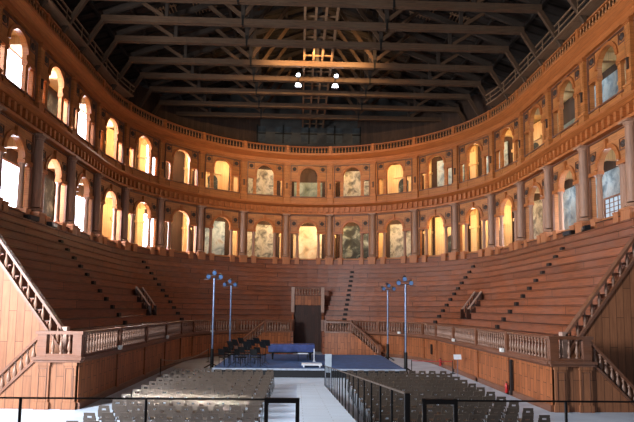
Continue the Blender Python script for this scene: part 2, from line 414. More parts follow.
# ------------------------------------------------------------------ balusters
def baluster_mesh(h,r,n=8,name='baluster',mat=None):
    p=[(.8,0),(.8,.06),(.45,.09),(.5,.14),(.95,.27),(1.0,.34),(.7,.5),(.42,.64),(.4,.74),(.62,.78),(.45,.82),(.5,.9),(.8,.93),(.8,1)]
    return MB().lathe([(a*r,b*h) for a,b in p],n=n).mesh(name,mat or M['baluster'])
BAL=baluster_mesh(.68,.07); BALU=baluster_mesh(.5,.075,6,mat=M['arcade']); BALS=baluster_mesh(.62,.085)
def balustrade(label,group,k0,k1,r,z,h,nb,mesh,mat,posts=(True,False),pw=.2,name='balustrade'):
    x,y=U((k0+k1)/2,r); t=thing(name,label,'balustrade',(x,y,z),0,group); t.location=(0,0,0)
    ks=krange(k0,k1,.25)
    MB().sweep([(r-.1,z),(r-.1,z+.09),(r+.1,z+.09),(r+.1,z)],ks).build('base_rail',mat,t)
    MB().sweep([(r-.1,z+h-.08),(r-.12,z+h-.03),(r-.1,z+h),(r+.1,z+h),(r+.12,z+h-.03),(r+.1,z+h-.08)],ks).build('handrail',mat,t)
    for i in range(nb):
        k=k0+(k1-k0)*(i+.75)/(nb+.5); x,y=U(k,r); put('baluster',mesh,t,(x,y,z+.09),-TH(k))
    for e,k in zip(posts,(k0,k1)):
        if e:
            x,y=U(k,r); MB().cbox((0,0,h/2+.01),(pw,.26,h+.02)).build('post',mat,t,(x,y,z),-TH(k))
    return t
# podium wall round the arena
KP=KX(1.3,8.2); KW=KY(19.0)
for s in (-1,1):
    kk=krange(KP,KW) if s>0 else krange(-KW,-KP)
    struct('wall_arena_'+side(s),MB().sweep([(8.2,0),(8.2,1.62),(8.35,1.62),(8.35,0)],kk),M['podium'],'curved boarded parapet wall on the %s of the arena'%side(s))
    struct('baseboard_arena_'+side(s),MB().sweep([(8.13,0),(8.13,.2),(8.16,.24),(8.2,.24),(8.2,0)],kk),M['rail'])
    struct('trim_arena_'+side(s),MB().sweep([(8.16,1.55),(8.04,1.65),(8.04,1.75),(8.4,1.75),(8.4,1.55)],kk),M['rail'])
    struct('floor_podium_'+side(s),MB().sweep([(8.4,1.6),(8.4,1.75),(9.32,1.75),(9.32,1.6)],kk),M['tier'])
    for j in range(1,10):
        k=s*(j-.5); x,y=U(k,8.17)
        if abs(x)<1.4: continue
        o=MB().box(-.14,.14,-.04,.04,0,1.55).build('pilaster_strip',M['podium'],None,(x,y,0),-TH(k))
        tag(o,'flat wooden strip on the %s arena wall, %s from the portal'%(side(s),ORD[j]),'pilaster','strips on the arena wall')
    for j in range(0,9):
        k0=j+.5; k1=min(j+1.5,KW)
        nb=9 if j<5 else 15
        if j==8: nb=14
        a,b=(k0,k1) if s>0 else (-k1,-k0)
        balustrade('turned wooden balustrade on the %s arena wall, %s section from the portal'%(side(s),ORD[j+1]),'balustrades round the arena',a,b,8.22,1.75,.87,nb,BAL,M['rail'],posts=(True,False) if s>0 else (False,True))
# white emergency lights on the ledge
for px,k in (('nearest the left corner',-8.58),('second from the left corner',-6.56),('beside the tall left light stand',-3.6),('nearest the right corner',8.44),('second from the right corner',6.6),('beside the tall right light stand',3.39)):
    x,y=U(k,8.05); o=MB().box(-.12,.12,-.1,.02,-.08,.08).build('emergency_light',M['whitebox'],None,(x,y,1.83),-TH(k))
    tag(o,'small white box light fixed on the arena wall ledge, %s'%px,'emergency light','white boxes on the arena wall ledge')

# ------------------------------------------------------------------ end piers, side stairs and raking balustrades
for s in (-1,1):
    sd=side(s)
    def bx(mb,x0,x1,*a): return mb.box(min(s*x0,s*x1),max(s*x0,s*x1),*a)
    t=thing('corner_pier','panelled wooden pier ending the %s arena wall, with balusters on top'%sd,'pier',(0,0,0))
    bx(MB(),8.22,9.65,19.0,20.0,0,1.66).build('body',M['cheek'],t)
    for x in (8.3,9.2):
        mb=MB(); bx(mb,x-.02,x+.4,18.93,19.0,.22,1.56); bx(mb,x-.06,x+.44,18.9,19.0,0,.24); bx(mb,x-.05,x+.43,18.9,19.0,1.46,1.58)
        p=mb.build('pilaster',M['cheek'],t)
        mb=MB(); bx(mb,x+.05,x+.33,18.915,18.94,.35,.37); bx(mb,x+.05,x+.33,18.915,18.94,1.36,1.38); bx(mb,x+.05,x+.07,18.915,18.94,.35,1.38); bx(mb,x+.31,x+.33,18.915,18.94,.35,1.38)
        mb.build('panel_moulding',M['rail'],p)
    mb=MB(); bx(mb,8.08,9.76,18.82,20.0,1.66,1.76); bx(mb,8.14,9.7,18.88,20.0,1.58,1.66); mb.build('cornice',M['rail'],t)
    mb=MB(); bx(mb,8.15,9.65,18.95,19.2,1.76,1.86); mb.build('base_rail',M['rail'],t)
    mb=MB(); bx(mb,8.1,9.7,18.92,19.22,2.52,2.63); mb.build('handrail',M['rail'],t)
    for x in (8.29,9.48):
        mb=MB(); bx(mb,x-.15,x+.15,18.94,19.2,1.76,2.6); mb.build('post',M['rail'],t)
    for i in range(3): put('baluster',BAL,t,(s*(8.6+i*.28),19.07,1.85))
    t=thing('side_staircase','wooden staircase descending %swards in front of the %s boarded end wall'%(sd,sd),'staircase',(0,0,0))
    mb=MB(); mb.strip(s*9.65,s*11.3,0,0,1.68,0.02,19.02,19.16); mb.build('stringer',M['cheek'],t)
    mb=MB(); mb.strip(s*9.65,s*11.3,1.64,0.0,1.76,.12,18.96,19.2); mb.build('base_rail',M['rail'],t)
    mb=MB(); mb.strip(s*9.5,s*11.5,2.5,.4,2.62,.52,18.96,19.2); mb.build('handrail',M['rail'],t)
    for i in range(9):
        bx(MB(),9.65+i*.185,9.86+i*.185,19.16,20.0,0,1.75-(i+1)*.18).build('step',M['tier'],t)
    for i in range(8):
        x=9.8+i*.2; z=1.76-(x-9.65)*1.0
        put('baluster',BALS,t,(s*x,19.08,z-.02))
    mb=MB(); bx(mb,11.4,11.62,18.95,19.21,0,.6); mb.build('newel_post',M['rail'],t)
    # raking balustrade on the tiers
    t=thing('raking_balustrade','sloping wooden balustrade climbing the %s end of the seating tiers'%sd,'balustrade',(0,0,0))
    sl=DZ/DR
    mb=MB(); mb.strip(s*9.2,s*14.0,1.74,1.74+4.8*sl,1.9,1.9+4.8*sl,YC-.16,YC+.1); mb.build('base_rail',M['rail'],t)
    mb=MB(); mb.strip(s*9.2,s*14.0,2.5,2.5+4.8*sl,2.64,2.64+4.8*sl,YC-.17,YC+.11); mb.build('handrail',M['rail'],t)
    for i in range(16):
        x=9.45+i*.285; put('baluster',BAL,t,(s*x,YC-.03,1.88+(x-9.2)*sl-.02))
    mb=MB(); bx(mb,9.08,9.28,YC-.17,YC+.11,1.7,2.74); mb.build('newel_post',M['pale'],t)

# ------------------------------------------------------------------ central portal with landings and stairs
t=thing('portal','wooden central doorway cut into the tiers under a small balustraded balcony','portal',(0,0,0))
for s in (-1,1):
    x0,x1=(1.14,1.3) if s>0 else (-1.3,-1.14)
    mb=MB(); mb.box(x0,x1,42.1,43.5,0,1.73); mb.hexa([(x0,43.5,0),(x1,43.5,0),(x1,44.9,0),(x0,44.9,0),(x0,43.5,1.75),(x1,43.5,1.75),(x1,44.9,3.55),(x0,44.9,3.55)])
    mb.box(x0,x1,44.5,46.6,2.0,4.6); mb.build('side_wall',M['tier'],t)
    MB().box(s*1.22-.13,s*1.22+.13,44.32,44.58,3.2,5.25).build('pale_post',M['pale'],t)
MB().box(-1.14,1.14,44.5,44.62,3.78,4.6).build('lintel_panel',M['podium'],t)
MB().box(-1.2,1.2,44.42,46.6,4.55,4.65).build('balcony_floor',M['tier'],t)
MB().box(-1.14,1.14,44.36,44.56,5.14,5.23).build('handrail',M['rail'],t)
BALP=baluster_mesh(.5,.08,8)
for i in range(9): put('baluster',BALP,t,(-.92+i*.23,44.46,4.64))
dm=MB(); dm.box(-1.14,1.14,44.66,44.74,0,3.8)
o=struct('door_1',dm,M['door'],'dark wooden door in the central portal')
am=MB(); n=14
for i in range(n):
    a0=pi*i/n; a1=pi*(i+1)/n
    am.hexa([(.85*cos(a0),44.6,2.5+.85*sin(a0)),(.97*cos(a0),44.6,2.5+.97*sin(a0)),(.97*cos(a0),44.66,2.5+.97*sin(a0)),(.85*cos(a0),44.66,2.5+.85*sin(a0)),
             (.85*cos(a1),44.6,2.5+.85*sin(a1)),(.97*cos(a1),44.6,2.5+.97*sin(a1)),(.97*cos(a1),44.66,2.5+.97*sin(a1)),(.85*cos(a1),44.66,2.5+.85*sin(a1))])
am.box(-.97,-.85,44.6,44.66,0,2.5); am.box(.85,.97,44.6,44.66,0,2.5); am.box(-.02,.02,44.63,44.66,0,3.3)
am.build('door_frame',M['door'],o)
for s in (-1,1):
    sd=side(s); RI=7.3
    def SW(prof,k0,k1,zf=None):
        a,b=(k0,k1) if s>0 else (-k1,-k0)
        return MB().sweep(prof,krange(a,b,.1),zf)
    kl=KX(1.3,RI); ks=1.62; ke=2.78
    t=thing('portal_staircase','wooden stair curving down to the arena on the %s of the central portal'%sd,'staircase',(0,0,0))
    SW([(RI,0),(RI,1.73),(8.04,1.73),(8.04,0)],kl,ks).build('landing',M['podium'],t)
    SW([(RI-.06,1.65),(RI-.06,1.77),(RI+.2,1.77),(RI+.2,1.65)],kl,ks).build('base_rail',M['rail'],t)
    SW([(RI-.06,2.42),(RI-.06,2.54),(RI+.16,2.54),(RI+.16,2.42)],kl,ks).build('handrail',M['rail'],t)
    for i in range(9):
        k=s*(kl+.1+(ks-kl-.2)*i/8); x,y=U(k,RI+.06); put('baluster',BAL,t,(x,y,1.76),-TH(k))
    for k in (kl+.02,ks):
        x,y=U(s*k,RI+.06); MB().cbox((0,0,.47),(.16,.2,.94)).build('post',M['rail'],t,(x,y,1.7),-TH(s*k))
    zf=lambda k:-(abs(k)-ks)/(ke-ks)*1.7
    for i in range(9):
        z=1.73-(i+1)*.175; a=ks+(ke-ks)*i/9; b=ks+(ke-ks)*(i+1)/9
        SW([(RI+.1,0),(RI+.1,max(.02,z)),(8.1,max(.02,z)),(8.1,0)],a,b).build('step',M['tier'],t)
    # sloped stringer
    aa,bb=(ks,ke); mb=MB(); q=krange(aa,bb,.1)
    for k0,k1 in zip(q[:-1],q[1:]):
        P=[]
        for lo in (True,False):
            for (k,r) in ((k0,RI),(k1,RI),(k1,RI+.12),(k0,RI+.12)):
                x,y=U(s*k,r); P.append((x,y,0 if lo else max(.03,1.75+zf(k))))
        mb.hexa(P)
    mb.build('stringer',M['podium'],t)
    SW([(RI-.06,2.42),(RI-.06,2.54),(RI+.18,2.54),(RI+.18,2.42)],ks,ke,zf).build('stair_handrail',M['rail'],t)
    for i in range(11):
        k=ks+(ke-ks)*(i+.6)/11.2; x,y=U(s*k,RI+.06); put('baluster',BAL,t,(x,y,1.72+zf(k)+.04),-TH(s*k))
    x,y=U(s*ke,RI+.06); MB().cbox((0,0,.46),(.18,.18,.92)).build('newel_post',M['rail'],t,(x,y,0))

# ------------------------------------------------------------------ stair openings in the tiers
for s in (-1,1):
    sd=side(s)
    BALD=baluster_mesh(.5,.07,6,mat=M['door'])
    t=thing('stair_opening','dark stair opening with sloping railings in the %s seating tiers'%sd,'stair opening',(0,0,0))
    ka,kb=5.38,5.72
    def XY(k,r): return U(s*k,r)
    for k in (ka,kb):
        r0,r1=9.95,10.85
        a=XY(k,r0); b=XY(k,r1)
        MB().beam((a[0],a[1],tier_z(r0)+.85),(b[0],b[1],tier_z(r1)+.85),.1,.08).build('handrail',M['pale'],t)
        MB().beam((a[0],a[1],tier_z(r0)+.22),(b[0],b[1],tier_z(r1)+.22),.08,.3).build('base_board',M['door'],t)
        for i in range(5):
            r=r0+.1+(r1-r0-.2)*i/4; x,y=XY(k,r); put('baluster',BALD,t,(x,y,tier_z(r)+.3))
        MB().box(-.08,.08,-.08,.08,0,1.2).build('post',M['door'],t,(a[0],a[1],tier_z(r0)-.3))
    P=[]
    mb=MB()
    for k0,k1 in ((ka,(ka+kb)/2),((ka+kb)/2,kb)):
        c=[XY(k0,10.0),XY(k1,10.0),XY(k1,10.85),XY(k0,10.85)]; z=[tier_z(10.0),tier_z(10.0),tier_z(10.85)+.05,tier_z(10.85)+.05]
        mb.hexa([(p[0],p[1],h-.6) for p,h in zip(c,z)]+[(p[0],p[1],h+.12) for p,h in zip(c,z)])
    mb.build('well_shade',M['dark'],t)  # solid near-black fill stands for the shade inside the stairwell
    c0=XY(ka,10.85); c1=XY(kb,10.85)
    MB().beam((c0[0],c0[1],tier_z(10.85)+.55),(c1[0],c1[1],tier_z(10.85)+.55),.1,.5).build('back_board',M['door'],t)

# ------------------------------------------------------------------ arcades
def arch_bay(z0,zs,zo,zc,ru,so,half,th,zsp):
    """z0 wall foot, zs sill of openings, zo top of side openings, zc wall top, ru arch radius, so (in,out) side opening, zsp arch centre"""
    w=MB()
    w.box(-half,half,0,th,z0,zs)
    for s in (-1,1):
        a,b=sorted((s*so[1],s*half)); w.box(a,b,0,th,zs,zc)
        a,b=sorted((s*ru,s*so[1])); w.box(a,b,0,th,zo,zc)
    n=14
    for i in range(n):
        a0=pi-pi*i/n; a1=pi-pi*(i+1)/n
        w.strip(ru*cos(a0),ru*cos(a1),zsp+ru*sin(a0),zsp+ru*sin(a1),zc,zc,0,th)
    for s in (-1,1):     # stretch between impost and arch centre is open; wall pier cheeks
        pass
    return w
def archivolt(ru,zsp,wd,pr):
    m=MB(); n=16
    for i in range(n):
        a0=pi*i/n; a1=pi*(i+1)/n; P=[]
        for a in (a0,a1):
            for r,y in ((ru,.02),(ru,-pr),(ru+wd,-pr),(ru+wd,.02)):
                P.append((r*cos(a),y,zsp+r*sin(a)))
        m.hexa(P)
    return m
def colmesh(name,mat,z0,z1,r,n=12):
    h=z1-z0
    return MB().lathe([(r*1.35,0),(r*1.35,.06),(r*1.15,.1),(r,.14),(r*1.02,h*.35),(r*.86,h-.22),(r*1.0,h-.2),(r*.9,h-.16),(r*1.2,h-.08),(r*1.35,h-.06),(r*1.35,h)],n=n).mesh(name,mat)
# lower bay meshes, local: x along the wall, +y outwards, z absolute height minus ZL
ZL=7.4
LOW=dict(half=B/2,ru=.82,so=(1.08,1.54))
lw_wall=arch_bay(0,.62,3.05,4.75,.82,(1.1,1.56),B/2,.24,3.12)
lw_wall.box(-.83,-.815,0,.24,3.05,3.12); lw_wall.box(.815,.83,0,.24,3.05,3.12)
m_lw=lw_wall.mesh('arch_wall',M['arcade'])
m_lav=archivolt(.82,3.12,.22,.09).mesh('archivolt',M['trim'])
m_lcol=colmesh('small_column',M['column'],.66,2.9,.13)
m_limp=MB().box(-.4,.4,-.1,.26,2.88,3.07).mesh('impost_beam',M['trim'])
m_lped=MB().box(-.2,.2,-.44,.16,.02,.6).box(-.23,.23,-.47,.18,.58,.66).mesh('small_pedestal',M['pedestal'])
m_key=MB().strip(-.09,.09,3.9,3.9,4.4,4.4,-.16,.02).mesh('keystone',M['trim'])
m_spf=MB().box(-.27,.27,-.05,.02,.24,.28).box(-.27,.27,-.05,.02,-.28,-.24).box(-.28,-.24,-.05,.02,-.28,.28).box(.24,.28,-.05,.02,-.28,.28).mesh('spandrel_frame',M['rail'])
m_rnd=MB().lathe([(.02,.0),(.16,.0),(.19,.03),(.16,.06),(.12,.03),(.07,.08),(.01,.09)],n=12).mesh('roundel',M['roundel'])
m_frame=MB().box(-1.62,-1.56,-.09,.02,0.66,4.5).box(1.56,1.62,-.09,.02,0.66,4.5).box(-1.62,1.62,-.09,.02,4.5,4.57).mesh('panel_moulding',M['rail'])
for m in (m_rnd,): pass
def roundel(parent,x,z):
    put('spandrel_frame',m_spf,parent,(x,0,z))
    o=put('roundel',m_rnd,parent,(x,-.0,z)); o.rotation_euler=(pi/2,0,0); return o
ZU=13.0; RU=14.12
up_wall=arch_bay(0,.7,2.3,3.76,.8,(1.1,1.56),2*RU*sin(pi/22)/2+.02,.22,2.63)
m_uw=up_wall.mesh('arch_wall',M['arcade_up'])
m_uav=archivolt(.8,2.63,.18,.08).mesh('archivolt',M['trim'])
m_ucol=MB().box(-.13,.13,.02,.2,.7,2.2).box(-.16,.16,-.02,.22,.7,.82).box(-.16,.16,-.02,.22,2.1,2.18).mesh('small_pilaster',M['arcade_up'])
m_uimp=MB().box(-.4,.4,-.05,.24,2.16,2.34).mesh('impost_beam',M['trim'])
m_uframe=MB().box(-1.66,-1.60,-.09,.02,0.74,3.58).box(1.60,1.66,-.09,.02,0.74,3.58).box(-1.66,1.66,-.09,.02,3.58,3.65).box(-1.66,1.66,-.1,.02,.64,.72).mesh('panel_moulding',M['rail'])
m_uped=MB().box(-.2,.2,-.05,.02,.05,.68).mesh('small_pedestal',M['arcade_up'])
def where(k,lev):
    if k==0: return 'central'
    return '%s %s of the centre'%(ORD[abs(k)],side(k))
for k in range(-9,10):
    th=TH(k)
    if abs(k)<=5: x,y=U(k,R*cos(pi/22))
    else:
        x,y=U(k,R)
    t=thing('arcade_bay','lower arcade bay with an open arch on small columns, %s'%('directly above the portal' if k==0 else where(k,0)),'arch',(x,y,ZL),-th,'lower arcade bays')
    put('arch_wall',m_lw,t); put('archivolt',m_lav,t); put('keystone',m_key,t); put('panel_moulding',m_frame,t)
    for s in (-1,1):
        put('small_column',m_lcol,t,(s*.96,.1,.66)); put('impost_beam',m_limp,t,(s*1.2,0,0)); put('small_pedestal',m_lped,t,(s*.96,.12,0)); roundel(t,s*1.28,3.8)
    if abs(k)<=5: x,y=U(k,RU*cos(pi/22))
    else: x,y=U(k,RU)
    t=thing('arcade_bay','upper arcade bay with an open arch below the top balustrade, %s'%(where(k,1)),'arch',(x,y,ZU),-th,'upper arcade bays')
    put('arch_wall',m_uw,t); put('archivolt',m_uav,t); put('panel_moulding',m_uframe,t)
    for s in (-1,1):
        put('small_pilaster',m_ucol,t,(s*.95,0,0)); put('impost_beam',m_uimp,t,(s*1.2,0,0)); put('small_pedestal',m_uped,t,(s*.95,0,0)); roundel(t,s*1.3,3.28)
# big columns below, pilasters above
m_ped=MB().box(-.33,.33,-.38,.3,0,.58).box(-.38,.38,-.42,.34,.56,.66).mesh('pedestal',M['pedestal'])
m_shaft=MB().lathe([(.25,0),(.255,1.2),(.215,3.4)],n=16).mesh('shaft',M['column'])
m_base=MB().lathe([(.34,0),(.34,.06),(.36,.05),(.34,.1),(.29,.12),(.31,.16),(.26,.2)],n=16).mesh('base',M['column'])
m_cap=MB().lathe([(.22,0),(.25,.03),(.22,.06),(.23,.12),(.31,.17),(.31,.2)],n=16).box(-.34,.34,-.34,.34,.2,.3).mesh('capital',M['column'])
m_pil=MB().box(-.19,.19,-.2,.08,.7,3.55).box(-.13,-.11,-.22,-.18,.9,3.45).box(.11,.13,-.22,-.18,.9,3.45).mesh('shaft',M['arcade_up'])
m_pilp=MB().box(-.26,.26,-.28,.08,0,.64).box(-.29,.29,-.32,.08,.62,.72).mesh('pedestal',M['arcade_up'])
m_pilc=MB().box(-.23,.23,-.24,.08,3.52,3.6).box(-.27,.27,-.28,.08,3.6,3.74).mesh('capital',M['trim'])
m_brk=MB().box(-.05,.05,-.27,-.18,1.4,1.9).box(-.08,.08,-.3,-.18,1.86,1.92).mesh('lamp_bracket',M['roundel'])
cols=[j+.5 for j in range(-10,10)]
for k in cols:
    n=ORD[int(abs(k)+.5)]
    x,y=U(k,13.88); th=TH(k)
    t=thing('column','tall round brown column on a pedestal in the lower arcade, %s %s of the portal'%(n,side(k)),'column',(x,y,ZL+.02),-th,'lower arcade columns')
    put('pedestal',m_ped,t); put('base',m_base,t,(0,0,.66)); put('shaft',m_shaft,t,(0,0,.86+.06)); put('capital',m_cap,t,(0,0,4.3))
    x,y=U(k,RU)
    t=thing('pilaster','flat orange-brown pilaster in the upper arcade, %s %s of the centre'%(n,side(k)),'pilaster',(x,y,ZU),-th,'upper arcade pilasters')
    put('pedestal',m_pilp,t); put('shaft',m_pil,t); put('capital',m_pilc,t); put('lamp_bracket',m_brk,t)
# entablatures
kk=krange(-KE,KE)
mb=MB().sweep([(13.66,12.02),(13.66,12.16),(13.72,12.2),(13.84,12.22),(13.84,12.7),(13.68,12.76),(13.56,12.84),(13.48,12.9),(13.48,13.02),(14.35,13.02),(14.35,12.02)],kk)
k=-KE+.06
while k<KE:
    x,y=U(k,13.76); mb.cbox((x,y,12.46),(.2,.2,.44),-TH(k)); k+=.125
struct('trim_1',mb,M['trim'],'bracketed cornice between the two arcades')
mb=MB().sweep([(13.92,16.74),(13.92,16.9),(14.0,16.94),(14.0,17.16),(13.86,17.26),(13.7,17.42),(13.6,17.5),(13.6,17.66),(14.55,17.66),(14.55,16.74)],kk)
struct('trim_2',mb,M['trim'],'moulded cornice over the upper arcade')
for k in range(-9,10):
    balustrade('top balustrade section over the upper arcade, %s'%where(k,1),'top balustrade sections',k-.5,k+.5,13.85,17.66,.7,13,BALU,M['trim'],posts=(True,k==9),pw=.24)

# gallery backs
types_low={0:'fr_cream',1:'fr_statue',2:'fr_grey',3:'niche',4:'niche',5:'fr_grey',6:'fr_blue',7:'fr_blue',8:'fr_blue',9:'fr_blue',-1:'fr_grey',-2:'fr_blue',-4:'niche',-6:'fr_statue',-8:'fr_grey',-9:'fr_grey'}
types_up={0:'fr_green',1:'fr_grey',2:'niche',3:'fr_blue',4:'fr_blue',5:'niche',6:'fr_green',7:'fr_blue',8:'fr_blue',9:'fr_statue',-1:'fr_grey',-2:'niche',-4:'niche',-6:'fr_statue',-8:'fr_statue',-9:'fr_grey'}
def look(ty): return {'fr_cream':'cream plaster patch','fr_statue':'dark painted figure panel','fr_grey':'grey painted wall panel','fr_blue':'pale blue painted wall panel','fr_green':'greenish painted wall panel'}[ty]
for lev,z,hh,types,nm in ((0,ZL+.0,3.6,types_low,'lower'),(1,ZU,3.3,types_up,'upper')):
    for k in range(-9,10):
        ty=types.get(k)
        if ty is None: continue
        th=TH(k); x,y=U(k,16.36*(cos(pi/22) if abs(k)<=5 else 1)-.05)
        if ty=='niche':
            t=thing('gallery_niche','dark arched doorway behind the %s arcade, %s'%(nm,where(k,0)),'doorway',(x,y,z),-th,'gallery doorways')
            MB().box(-1.6,1.6,0,.06,0,hh+.6).build('back_boards',M['corridor'],t)
            a=MB(); n=10
            a.box(-.5,.5,-.03,0,0,2.0)
            for i in range(n):
                a0=pi-pi*i/n; a1=pi-pi*(i+1)/n
                a.strip(.5*cos(a0),.5*cos(a1),2.0,2.0,2.0+.5*sin(a0),2.0+.5*sin(a1),-.03,0)
            a.build('dark_doorway',M['fr_statue'],t)
            f=MB(); f.box(-.72,-.5,-.1,0,0,2.0); f.box(.5,.72,-.1,0,0,2.0); f.box(-.85,.85,-.12,0,2.6,2.8); f.build('door_surround',M['corridor'],t)
        else:
            o=MB().box(-1.35,1.35,0,.06,.1,2.55 if ty=='fr_green' else hh+.3).build('wall_painting',M[ty],None,(x,y,z),-th)
            tag(o,'%s behind the %s arcade, %s'%(look(ty),nm,where(k,0)),'wall painting','paintings behind the arcades')
    # wooden piers between bays, and their round transverse arches
    for k in cols:
        th=TH(k); x,y=U(k,16.3)
        t=thing('gallery_pier','light wooden pier behind the %s arcade, %s %s of the centre'%(nm,ORD[int(abs(k)+.5)],side(k)),'pier',(x,y,z),-th,'gallery piers')
        MB().box(-.32,.32,-.16,.1,0,hh+1.0).build('shaft',M['corridor'],t)
        MB().box(-.4,.4,-.24,.1,hh-.75,hh-.55).build('capital',M['corridor'],t)
        MB().box(-.14,.14,-1.75,-.1,hh+.35,hh+1.0).build('cross_beam',M['corridor'],t)
# gallery windows
WIN=[]
wn=0
for lev,z,h,nm in ((0,ZL+.55,3.1,'lower'),(1,ZU+.5,3.55,'upper')):
    for k,kind in ((-9.1,'b'),(-7.0,'b'),(-4.95,'b'),(-3.3,'b'),(5.1,'d'),(7.15,'d'),(9.2,'d')):  # outermost windows on both sides and the farther right one are assumed, unseen
        if kind=='d' and lev==1: continue
        hw=h; h=1.75 if kind=='d' else hw
        wn+=1; th=TH(k); x,y=U(k,16.3 if kind=='d' else 16.36)
        t=bpy.data.objects.new('window_%d'%wn,None); COL.objects.link(t); t.location=(x,y,z); t.rotation_euler=(0,0,-th); t['kind']='structure'
        w=1.2 if kind=='b' else .8
        if kind=='b' and k>-4: w=.75
        p=MB().box(-w,w,-.05,0,0,h).build('window_pane',M['pane' if kind=='b' else 'pane_dim'],t)
        f=MB()
        f.box(-w-.1,-w,-.12,0,-.1,h+.1); f.box(w,w+.1,-.12,0,-.1,h+.1); f.box(-w,w,-.12,0,h,h+.1); f.box(-w-.15,w+.15,-.16,0,-.12,0)
        if kind=='d':
            for i in range(1,4): f.box(-w+2*w*i/4-.02,-w+2*w*i/4+.02,-.08,0,0,h)
            for i in range(1,7): f.box(-w,w,-.08,0,h*i/7-.02,h*i/7+.02)
        f.build('window_frame',M['rail'],t)
        WIN.append((k,x,y,z+h/2,th,w,h,kind)); h=hw

# ------------------------------------------------------------------ spotlights lying at column pedestals
for k,r,rz,nm in ((7.3,13.42,.1,'beside the second near column on the right'),(7.72,13.42,-.3,'right against the pedestal on the right'),(-7.27,13.42,.1,'on the left top tier, farther one'),(-7.8,13.42,-.2,'on the left top tier, nearer one')):
    x,y=U(k,r); t=thing('floor_spotlight','black floor spotlight %s'%nm,'spotlight',(x,y,7.42),-TH(k)+rz,'black spotlights on the top tier')
    MB().box(-.38,.38,-.14,.14,.08,.3).build('housing',M['black'],t)
    MB().box(-.3,.3,-.17,-.13,.1,.28).build('lens',M['navy'],t)
    MB().box(-.3,-.26,-.1,.1,0,.1).box(.26,.3,-.1,.1,0,.1).build('bracket',M['black'],t)

# ------------------------------------------------------------------ music platform
PX0,PX1,PY0,PY1,PH=-5.05,4.8,27.9,36.6,.45
t=thing('stage_platform','low black-skirted concert platform with a dark blue carpeted top','platform',(0,PY0,0))
MB().box(PX0+.05,PX1-.05,.05,PY1-PY0-.05,0,PH-.06).build('skirt',M['skirt'],t)
MB().box(PX0,PX1,0,PY1-PY0,PH-.06,PH).build('carpet_top',M['blue'],t)
MB().box(PX0,PX1,-.04,0,PH-.08,PH+.01).build('front_edge',M['edge'],t)
# piano
t=thing('grand_piano','grand piano under a dark blue cloth cover on the platform','piano',(-1.1,33.2,PH),0)
prof=[(-1.4,-.75),(.7,-.75),(1.35,-.72),(1.35,.7),(.6,.72),(.1,.5),(-.5,.15),(-1.2,.1),(-1.4,-.1)]
def slab(pts,z0,z1):
    n=len(pts); return MB().add([(a,b,z0) for a,b in pts]+[(a,b,z1) for a,b in pts],[tuple(range(n-1,-1,-1)),tuple(range(n,2*n))]+[(i,(i+1)%n,n+(i+1)%n,n+i) for i in range(n)])
slab(prof,.48,.9).build('cloth_cover',M['bluecloth'],t)
slab([(a*.97,b*.97) for a,b in prof],.4,.5).build('case',M['black'],t)
for x,y in ((-1.15,-.4),(1.1,-.6),(1.1,.55)):
    l=MB().lathe([(.05,0),(.05,.05),(.045,.08),(.07,.3),(.09,.45)],(x,y,0),8).build('leg',M['black'],t)
MB().box(.9,.98,-.1,.1,.05,.45).build('pedal_lyre',M['black'],t)
# white bench
t=thing('white_bench','low white metal frame stool in front of the covered piano','stool',(-.45,31.9,PH))
MB().box(-.3,.3,-.12,.12,.42,.46).build('seat',M['white'],t)
for x,y in ((-.27,-.1),(.27,-.1),(-.27,.1),(.27,.1)): MB().tube((x,y,0),(x,y,.42),.013,n=6).build('leg',M['black'],t)
t=thing('white_stand','thin white stand upright beside the right end of the covered piano','stand',(.2,31.8,PH))
MB().box(-.025,.025,-.02,.02,.02,.72).build('post',M['white'],t); MB().box(-.08,.08,-.08,.08,0,.03).build('base',M['white'],t)

# white step box on platform
t=thing('white_step','flat white step lying on the blue platform beside the ramp','step',(.0,28.5,PH))
MB().box(-.53,.53,0,.9,.1,.16).build('tread',M['white'],t)
for x in (-.42,.42): MB().box(x-.03,x+.03,.03,.86,0,.1).build('foot',M['white'],t)
# black orchestra chairs and music stands
def black_chair(label,loc,rz):
    t=thing('orchestra_chair',label,'chair',loc,rz,'black chairs on the platform')
    MB().box(-.22,.22,-.2,.22,.44,.5).build('seat',M['black'],t)
    MB().hexa([(-.2,-.24,.58),(.2,-.24,.58),(.2,-.2,.58),(-.2,-.2,.58),(-.19,-.3,.9),(.19,-.3,.9),(.19,-.27,.9),(-.19,-.27,.9)]).build('backrest',M['black'],t)
    for x in (-.19,.19):
        for y in (-.18,.19): MB().tube((x,y,0),(x,y,.45),.014,n=5).build('leg',M['black'],t)
        MB().tube((x,-.2,.45),(x,-.27,.88),.014,n=5).build('back_post',M['black'],t)
    return t
def music_stand(label,loc,rz):
    t=thing('music_stand',label,'music stand',loc,rz,'music stands on the platform')
    MB().tube((0,0,.12),(0,0,1.1),.014,n=6).build('pole',M['black'],t)
    MB().hexa([(-.25,-.05,1.0),(.25,-.05,1.0),(.25,-.03,1.0),(-.25,-.03,1.0),(-.25,.1,1.33),(.25,.1,1.33),(.25,.12,1.33),(-.25,.12,1.33)]).build('desk',M['black'],t)
    for a in (0,2.1,4.2): MB().tube((0,0,.14),(.28*cos(a),.28*sin(a),.01),.01,n=5).build('foot',M['black'],t)
    return t
row=['front','middle','rear']
for j,(yy,xs) in enumerate(((28.9,(-4.6,-3.75,-2.95)),(30.5,(-4.55,-3.75,-2.85)),(32.3,(-4.5,-3.6)))):
    for i,x in enumerate(xs):
        pos=['left end','centre' if len(xs)==3 else 'right end','right end'][i]
        black_chair('black orchestra chair on the blue platform, %s row, %s'%(row[j],pos),(x,yy,PH),-.5+random.uniform(-.3,.3))
